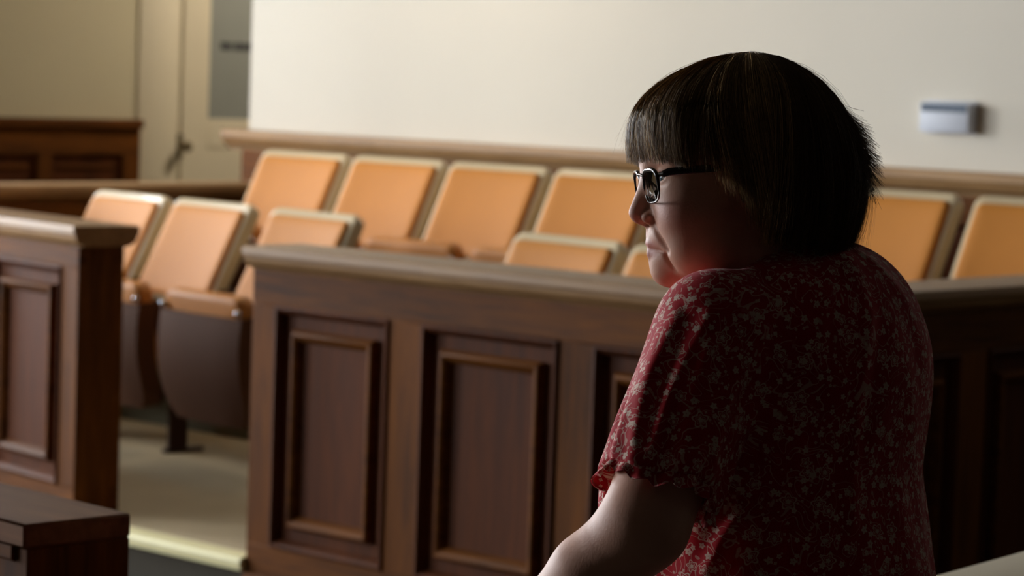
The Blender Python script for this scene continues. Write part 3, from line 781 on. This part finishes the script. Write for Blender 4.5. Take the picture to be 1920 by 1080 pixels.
# ------------------------------------------------------------------ glasses
gl = thing('eyeglasses', 'dark rectangular eyeglasses worn by the woman in red', 'glasses', tuple(R0*EAR[0]+F0*EAR[1]+UPZ*EAR[2]), YAW)
M_RIM = plain('dark_tortoise_acetate', S(34, 22, 18), .2, .3, 60, coat=.5); M_METAL = plain('polished_gunmetal', S(104, 98, 92), .28, .05, 20, metallic=1.0)
M_LENS = clear_glass('spectacle_lens', (.97, .98, .97, 1), .06)
def hl(x, y, z): return HF*x+HL*y+HU*z
def lens_pt(a, sg, grow=0.0, dx=0.0):
    ca, sa = math.cos(a), math.sin(a); e = 2/3.2
    w = (.0235+grow)*math.copysign(abs(ca)**e, ca); h = (.0172+grow)*math.copysign(abs(sa)**e, sa)
    y = .0335+w; x = .1105-.10*w-2.2*w*w+.10*h+dx            # wrap and tilt of the front
    return hl(x, sg*y, -.0075+h)
def tube_obj(name, pts, rad, mat, parent, closed=False, sides=8, flat=1.0):
    pts = np.array(pts); n = len(pts)
    tg = (np.roll(pts, -1, 0)-np.roll(pts, 1, 0)) if closed else np.gradient(pts, axis=0)
    tg /= np.linalg.norm(tg, axis=1, keepdims=True); up = HU
    n1 = np.cross(tg, HL if closed else up); n1 /= np.linalg.norm(n1, axis=1, keepdims=True)+1e-9; n2 = np.cross(tg, n1)
    rad = np.broadcast_to(np.asarray(rad, float), (n,)); V = []
    for i in range(n):
        for j in range(sides):
            a = 2*math.pi*j/sides; V.append(pts[i]+rad[i]*(n1[i]*math.cos(a)*(flat if not closed else 1)+n2[i]*math.sin(a)))
    f = []
    for i in range(n if closed else n-1):
        for j in range(sides): f.append((i*sides+j, i*sides+(j+1) % sides, ((i+1) % n)*sides+(j+1) % sides, ((i+1) % n)*sides+j))
    if not closed: f += [tuple(range(sides-1, -1, -1)), tuple((n-1)*sides+j for j in range(sides))]
    bm = bmesh.new(); mm = pydata(name, V, f); bm.from_mesh(mm); bpy.data.meshes.remove(mm); bmesh.ops.recalc_face_normals(bm, faces=bm.faces)
    return link_obj(name, finish(name, bm, 60), mat, parent)
for sg in (-1, 1):
    A = [2*math.pi*i/40 for i in range(40)]
    tube_obj('lower_rim', [lens_pt(a, sg) for a in A], .0011, M_METAL, gl, True)
    B_ = [math.radians(-8+196*i/20) for i in range(21)]
    tube_obj('brow_rim', [lens_pt(a, sg, .0006, .0005) for a in B_], [.0014+.0012*math.sin(math.pi*i/20)**.5 for i in range(21)], M_RIM, gl)
    v = [lens_pt(a, sg, -.0004, dx) for dx in (.0007, -.0007) for a in A]; f = [tuple(range(40)), tuple(range(79, 39, -1))]+[(i, 40+i, 40+(i+1) % 40, (i+1) % 40) for i in range(40)]
    link_obj('lens', pydata('lens', v, f), M_LENS, gl)
    tube_obj('temple', [hl(.1035, sg*.0600, .0045), hl(.098, sg*.0650, .0068), hl(.080, sg*.0700, .0085), hl(.055, sg*.0745, .0105), hl(.020, sg*.0810, .0125), hl(-.006, sg*.0850, .0115), hl(-.022, sg*.0840, .000), hl(-.030, sg*.0825, -.018)],
             [.0036, .0042, .0042, .0040, .0036, .0030, .0028, .0026], M_RIM, gl, flat=.42)
    tube_obj('hinge', [hl(.1060, sg*.0565, .0045), hl(.1020, sg*.0620, .0052)], .0026, M_METAL, gl)
    tube_obj('nose_pad', [hl(.1080, sg*.0105, -.006), hl(.1045, sg*.0128, -.016)], [.0016, .0026], M_METAL, gl)
tube_obj('bridge', [hl(.1125, .0100, .004), hl(.1165, .004, .0065), hl(.1165, -.004, .0065), hl(.1125, -.0100, .004)], .0016, M_METAL, gl)
# ------------------------------------------------------------------ blouse, trousers, shoes
HEM = SLj+(EL-SLj)*.80; HEMR = SRj+(ER-SRj)*.80
def sleeve(p, S_, E_, Hm, sg):
    ax = (E_-S_)/np.linalg.norm(E_-S_); L_ = float((Hm-S_) @ ax)
    q = p-S_.astype(p.dtype); t = q @ ax.astype(p.dtype)
    d = cone(p, S_-ax*.01, S_+ax*(L_+.08), .065, .066)
    e1 = np.cross(ax, UPZ); e1 /= np.linalg.norm(e1); e2 = np.cross(ax, e1)
    th = np.arctan2(q @ e2.astype(p.dtype), q @ e1.astype(p.dtype))
    k = np.clip(t/L_, 0, 1.1)
    d = d-(.0032*np.sin(5*th+2.2*k+.6)+.0020*np.sin(9*th-3*k+1.7)+.0012*np.sin(14*th+5*k))*np.clip(k*1.6, 0, 1)+.010*np.clip(k-.75, 0, .35)
    cut = t-L_-.006*np.sin(3*th+.8)
    d = smax(d, cut, .004)
    hol = cone(p, S_+ax*(L_-.035), S_+ax*(L_+.12), .045, .062)         # open cuff around the arm
    return smax(d, -hol, .004)
FOLDS = [([K(u, w, 2.73)[[0, 2]] for u, w in pth], am) for pth, am in (
    (((1268, 590), (1218, 700), (1184, 810)), .0045), (((1330, 590), (1250, 730), (1218, 830)), .0042),
    (((1330, 640), (1290, 740), (1262, 850)), .006), (((1430, 620), (1370, 740), (1330, 880)), .007), (((1470, 560), (1440, 620), (1420, 700)), .004),
    (((1560, 560), (1530, 700), (1500, 900), (1480, 1060)), .005), (((1650, 600), (1620, 760), (1610, 1000)), .005), (((1400, 960), (1360, 1020), (1330, 1090)), .006))]
def blouse_sdf(p):
    q = ((p-CC.astype(p.dtype)) @ TM.T.astype(p.dtype)); s = q.copy(); s[:, 1] = np.abs(s[:, 1])
    d = ell(q, (-.010, 0, -.46), (.180, .198, .38))
    d = smin(d, ell(q, (.005, 0, -.17), (.140, .182, .20)), .06)
    d = smin(d, ell(s, (.105, .078, -.215), (.068, .082, .085)), .05)
    d = smin(d, ell(q, (-.052, 0, -.065), (.100, .158, .128)), .05)
    d = smin(d, cone(s, (-.035, .02, -.002), (.005, .155, -.030), .062, .062), .05)
    # drape folds, running down from the shoulder blades and across to the arm
    th = np.arctan2(q[:, 1], q[:, 0]); z = q[:, 2]
    a = np.clip(-(z+.10)/.35, 0, 1)
    d = d-a*(.0035*np.sin(9*th+1.0+2.5*z/.3)+.0022*np.sin(17*th+.5-4*z))-.0016*np.sin(38*z+10*q[:, 1]+3*np.sin(6*th))*np.clip((z+.3)/.2, 0, 1)
    d = smin(d, sleeve(p, SLj, EL, HEM, 1), .022)
    d = smin(d, sleeve(p, SRj, ER, HEMR, -1), .022)
    xz = p[:, [0, 2]]                                                  # long soft folds down the near sleeve and shoulder
    near = np.clip((CC[1]+.02-p[:, 1])/.06, 0, 1)
    for pth, am in FOLDS:
        dd = None
        for i in range(len(pth)-1):
            a0, b0 = pth[i].astype(p.dtype), pth[i+1].astype(p.dtype); ab = b0-a0
            t = np.clip(((xz-a0) @ ab)/float(ab @ ab), 0, 1); e = xz-a0-t[:, None]*ab; r2 = (e*e).sum(1); sd = e[:, 0]
            dd = r2 if dd is None else np.minimum(dd, r2)
        d = d-am*near*(np.exp(-dd/.0075**2)-.5*np.exp(-dd/.017**2))
    d = smax(d, -cone(p, T(.115, 0, .07), T(.215, 0, -.13), .070, .028), .010)                 # open neckline in front
    d = smax(d, -(z+.74), .01)
    return d
vb = [T(.24, .22, .1), T(-.2, -.25, -.1), HEM, HEMR, T(0, .25, -.76), T(0, -.25, -.76), T(.2, -.2, -.76), T(-.18, .2, -.3)]
lo = np.min(vb, 0)-.10; hi = np.max(vb, 0)+.10
Vc, Fc = polygonize(blouse_sdf, lo, hi, .0042)
me = np_mesh('blouse', Vc-BASE, Fc)
# cloth coordinates in metres: round the trunk, along each sleeve, flat over the shoulders
def cloth_uv(me, V):
    q = (V-CC) @ TM.T
    uv = np.stack([np.arctan2(q[:, 1], -q[:, 0])*.165, q[:, 2]], 1)
    nrm = np.zeros(len(me.vertices)*3, np.float32); me.vertices.foreach_get('normal', nrm); nrm = nrm.reshape(-1, 3)
    top = (nrm[:, 2] > .72) & (q[:, 2] > -.12)
    uv[top] = np.stack([q[top, 0]+3.1, q[top, 1]+1.7], 1)
    for S_, E_, Hm, o in ((SLj, EL, HEM, 5.0), (SRj, ER, HEMR, 9.0)):
        ax = (E_-S_)/np.linalg.norm(E_-S_); w = V-S_; t = w @ ax
        e1 = np.cross(ax, UPZ); e1 /= np.linalg.norm(e1); e2 = np.cross(ax, e1)
        rad = np.linalg.norm(w-t[:, None]*ax, axis=1)
        m = (t > -.02) & (rad < .088) & (np.abs(q[:, 1]) > .12) & ~(top & (t < .02))
        uv[m] = np.stack([np.arctan2(w @ e2, w @ e1)*.068+o, t], 1)[m]
    return uv
def set_uv(me, uv):
    lv = np.zeros(len(me.loops), np.int32); me.loops.foreach_get('vertex_index', lv)
    luv = uv[lv].copy()
    k = 4; f = luv.reshape(-1, k, 2)                                   # keep the wrap-round seam inside one face
    sp = f[:, :, 0].max(1)-f[:, :, 0].min(1) > .3
    f[sp] = f[sp][:, :1, :]
    l = me.uv_layers.new(name='cloth'); l.data.foreach_set('uv', f.reshape(-1).astype(np.float32))
set_uv(me, cloth_uv(me, Vc))
def floral():
    m, nt, b = new_mat('red_floral_cotton'); L = nt.links.new
    uvn = node(nt, 'ShaderNodeUVMap', uv_map='cloth')
    def M(op, a, b_=None, c=None):
        n = node(nt, 'ShaderNodeMath', operation=op)
        for i, v in enumerate((a, b_, c)):
            if v is None: continue
            if isinstance(v, (int, float)): n.inputs[i].default_value = v
            else: L(v, n.inputs[i])
        return n.outputs[0]
    def smooth(e0, e1, x):
        n = node(nt, 'ShaderNodeMapRange', interpolation_type='SMOOTHSTEP'); n.inputs['From Min'].default_value = e0; n.inputs['From Max'].default_value = e1; L(x, n.inputs['Value']); return n.outputs[0]
    def flowers(cell, rad, petals, keep, off, ring):
        sc = node(nt, 'ShaderNodeVectorMath', operation='MULTIPLY_ADD'); L(uvn.outputs[0], sc.inputs[0]); sc.inputs[1].default_value = (1/cell,)*3; sc.inputs[2].default_value = (off, off*.37, 0)
        vo = node(nt, 'ShaderNodeTexVoronoi', voronoi_dimensions='2D', feature='F1', Scale=1.0, Randomness=.85); L(sc.outputs[0], vo.inputs['Vector'])
        df = node(nt, 'ShaderNodeVectorMath', operation='SUBTRACT'); L(sc.outputs[0], df.inputs[0]); L(vo.outputs['Position'], df.inputs[1])
        sx = node(nt, 'ShaderNodeSeparateXYZ'); L(df.outputs[0], sx.inputs[0])
        cs = node(nt, 'ShaderNodeSeparateColor'); L(vo.outputs['Color'], cs.inputs[0])
        th = M('ARCTAN2', sx.outputs[1], sx.outputs[0]); r = M('MULTIPLY', vo.outputs['Distance'], cell/rad)
        pt = M('MULTIPLY_ADD', M('SINE', M('ADD', M('MULTIPLY', th, petals), M('MULTIPLY', cs.outputs[0], 6.28))), .17, .80)
        q = M('DIVIDE', r, M('MULTIPLY', pt, M('MULTIPLY_ADD', cs.outputs[1], .5, .7)))
        solid = M('SUBTRACT', 1.0, smooth(.86, 1.0, q))
        if ring:
            inner = M('MULTIPLY', smooth(.70, .80, q), solid); dot = M('SUBTRACT', 1.0, smooth(.26, .36, q))
            rr = M('MULTIPLY', smooth(.42, .48, q), M('SUBTRACT', 1.0, smooth(.52, .58, q)))
            out = M('MAXIMUM', M('MAXIMUM', inner, dot), M('MULTIPLY', rr, .7))
        else:
            out = M('SUBTRACT', solid, M('MULTIPLY', M('SUBTRACT', 1.0, smooth(.14, .26, q)), .6))
        return M('MULTIPLY', out, M('LESS_THAN', cs.outputs[2], keep))
    big = flowers(.030, .0092, 5, .75, 3.0, True)
    mid = flowers(.0150, .0042, 5, .66, 7.0, False)
    dots = flowers(.0085, .0020, 4, .5, 13.0, False)
    sc = node(nt, 'ShaderNodeVectorMath', operation='SCALE'); L(uvn.outputs[0], sc.inputs[0]); sc.inputs['Scale'].default_value = 1.0
    def vines(scale, w, dist):
        nz = node(nt, 'ShaderNodeTexNoise', noise_dimensions='2D', Scale=scale, Detail=0.0, Distortion=dist); L(uvn.outputs[0], nz.inputs['Vector'])
        a = M('ABSOLUTE', M('SUBTRACT', M('FRACT', M('MULTIPLY', nz.outputs['Fac'], 3.0)), .5))
        return M('SUBTRACT', 1.0, smooth(w*.5, w, a))
    vn = M('MULTIPLY', vines(42.0, .075, 1.1), .62)
    mask = M('MAXIMUM', M('MAXIMUM', big, mid), M('MAXIMUM', M('MULTIPLY', dots, .8), vn))
    mask = M('MULTIPLY', mask, .82)
    tc = node(nt, 'ShaderNodeTexCoord'); nz = node(nt, 'ShaderNodeTexNoise', Scale=14.0, Detail=3.0); L(tc.outputs['Object'], nz.inputs['Vector'])
    red = node(nt, 'ShaderNodeMix', data_type='RGBA'); red.inputs[6].default_value = S(158, 6, 22); red.inputs[7].default_value = S(188, 14, 32); L(nz.outputs['Fac'], red.inputs[0])
    mx = node(nt, 'ShaderNodeMix', data_type='RGBA'); L(mask, mx.inputs[0]); L(red.outputs[2], mx.inputs[6]); mx.inputs[7].default_value = S(226, 206, 186)
    L(mx.outputs[2], b.inputs['Base Color']); b.inputs['Roughness'].default_value = .75; b.inputs['Sheen Weight'].default_value = .08; b.inputs['Specular IOR Level'].default_value = .15
    n2 = node(nt, 'ShaderNodeTexNoise', Scale=28.0, Detail=3.0); L(tc.outputs['Object'], n2.inputs['Vector'])
    bp = node(nt, 'ShaderNodeBump', Strength=.25, Distance=.006); L(n2.outputs['Fac'], bp.inputs['Height']); L(bp.outputs['Normal'], b.inputs['Normal'])
    return m
M_FLORAL = floral()
blouse = link_obj('blouse', me, M_FLORAL, woman)
# scalloped frill round each sleeve opening
for S_, E_, Hm in ((SLj, EL, HEM), (SRj, ER, HEMR)):
    ax = (E_-S_)/np.linalg.norm(E_-S_); e1 = np.cross(ax, UPZ); e1 /= np.linalg.norm(e1); e2 = np.cross(ax, e1)
    L_ = float((Hm-S_) @ ax); n = 144; V = []; uv = []
    for lay in range(2):
        for j in range(5):
            for i in range(n):
                th = 2*math.pi*i/n; u = j/4
                wob = .0032*math.sin(5*th+2.8)+.0020*math.sin(9*th-1.3)
                rr = .0585+wob+u*(.004+.004*math.sin(16*th))-lay*.0016
                tt_ = L_-.006+.006*math.sin(3*th+.8)+u*(.014+.006*abs(math.sin(8*th)))
                V.append(S_+ax*tt_+(e1*math.cos(th)+e2*math.sin(th))*rr); uv.append((th*.068+15, tt_))
    f = []
    for lay in range(2):
        for j in range(4):
            for i in range(n):
                a = lay*5*n+j*n; q4 = (a+i, a+(i+1) % n, a+n+(i+1) % n, a+n+i); f.append(q4 if lay else q4[::-1])
    for i in range(n): f.append((4*n+i, 4*n+(i+1) % n, 9*n+(i+1) % n, 9*n+i))
    fm = np_mesh('sleeve_frill', np.array(V)-BASE, np.array(f)); set_uv(fm, np.array(uv))
    link_obj('sleeve_frill', fm, M_FLORAL, blouse)
# trousers and shoes (below the picture)
FLZ = -CC[2]
M_TROUSER = plain('navy_trousers', S(34, 36, 48), .85, .1, 20); M_SHOE = plain('black_leather', S(22, 20, 20), .4, .1, 20)
def trouser_sdf(p):
    q = ((p-CC.astype(p.dtype)) @ TM.T.astype(p.dtype)); s = q.copy(); s[:, 1] = np.abs(s[:, 1])
    d = ell(q, (.0, 0, -.62), (.135, .180, .16))
    d = smin(d, cone(s, (.0, .085, -.66), (.015, .095, (FLZ+.46)), .098, .068), .03)
    d = smin(d, cone(s, (.015, .095, FLZ+.46), (-.005, .10, FLZ+.06), .068, .058), .02)
    return smax(d, -(q[:, 2]-FLZ-.035), .004)
lo = np.min([T(-.2, -.25, FLZ), T(.2, .25, FLZ), T(-.2, .25, FLZ), T(.2, -.25, FLZ)], 0)-.02; hi = np.max([T(-.2, -.25, -.42), T(.2, .25, -.42), T(.2, -.25, -.42), T(-.2, .25, -.42)], 0)+.02
V, Fq = polygonize(trouser_sdf, lo, hi, .011); link_obj('trousers', np_mesh('trousers', V-BASE, Fq), M_TROUSER, woman)
for sg in (-1, 1):
    def shoe_sdf(p):
        q = ((p-CC.astype(p.dtype)) @ TM.T.astype(p.dtype))
        d = cone(q, (-.04, .10*sg, FLZ+.042), (.10, .11*sg, FLZ+.030), .040, .040); d = smin(d, cone(q, (-.03, .10*sg, FLZ+.05), (-.02, .10*sg, FLZ+.09), .042, .045), .02)
        return smax(smax(d, -(q[:, 2]-FLZ-.001), .004), q[:, 2]-FLZ-.105, .004)
    c = T(.03, .105*sg, FLZ+.06); V, Fq = polygonize(shoe_sdf, c-.17, c+.17, .006); link_obj('shoe', np_mesh('shoe', V-BASE, Fq), M_SHOE, woman)

# ------------------------------------------------------------------ the rail her hands rest on (just under the picture)
hz = min(WRL[2], WRR[2])
rc = T(w_t[0]+.135, 0, 0); rt = float(WRL[2]-.075)
rw = R0*rc[0]+F0*rc[1]
hr = thing('gallery_rail', 'plain wooden gallery rail under the woman\'s hands', 'railing', (rw[0], rw[1], 0), YAW+math.atan2(TL[1], TL[0]))
box('cap', -.42, .42, -.05, .05, rt-.045, rt, M_WH, hr, .008, 2)
for a in (-.40, .34): box('post', a, a+.06, -.03, .03, 0, rt-.045, M_WV, hr, .004, 1)
box('lower_rail', -.34, .34, -.018, .018, .12, .19, M_WH, hr, .004, 1)
for k in range(5): box('baluster', -.283+k*.135, -.258+k*.135, -.0125, .0125, .19, rt-.045, M_WV, hr, .003, 1)
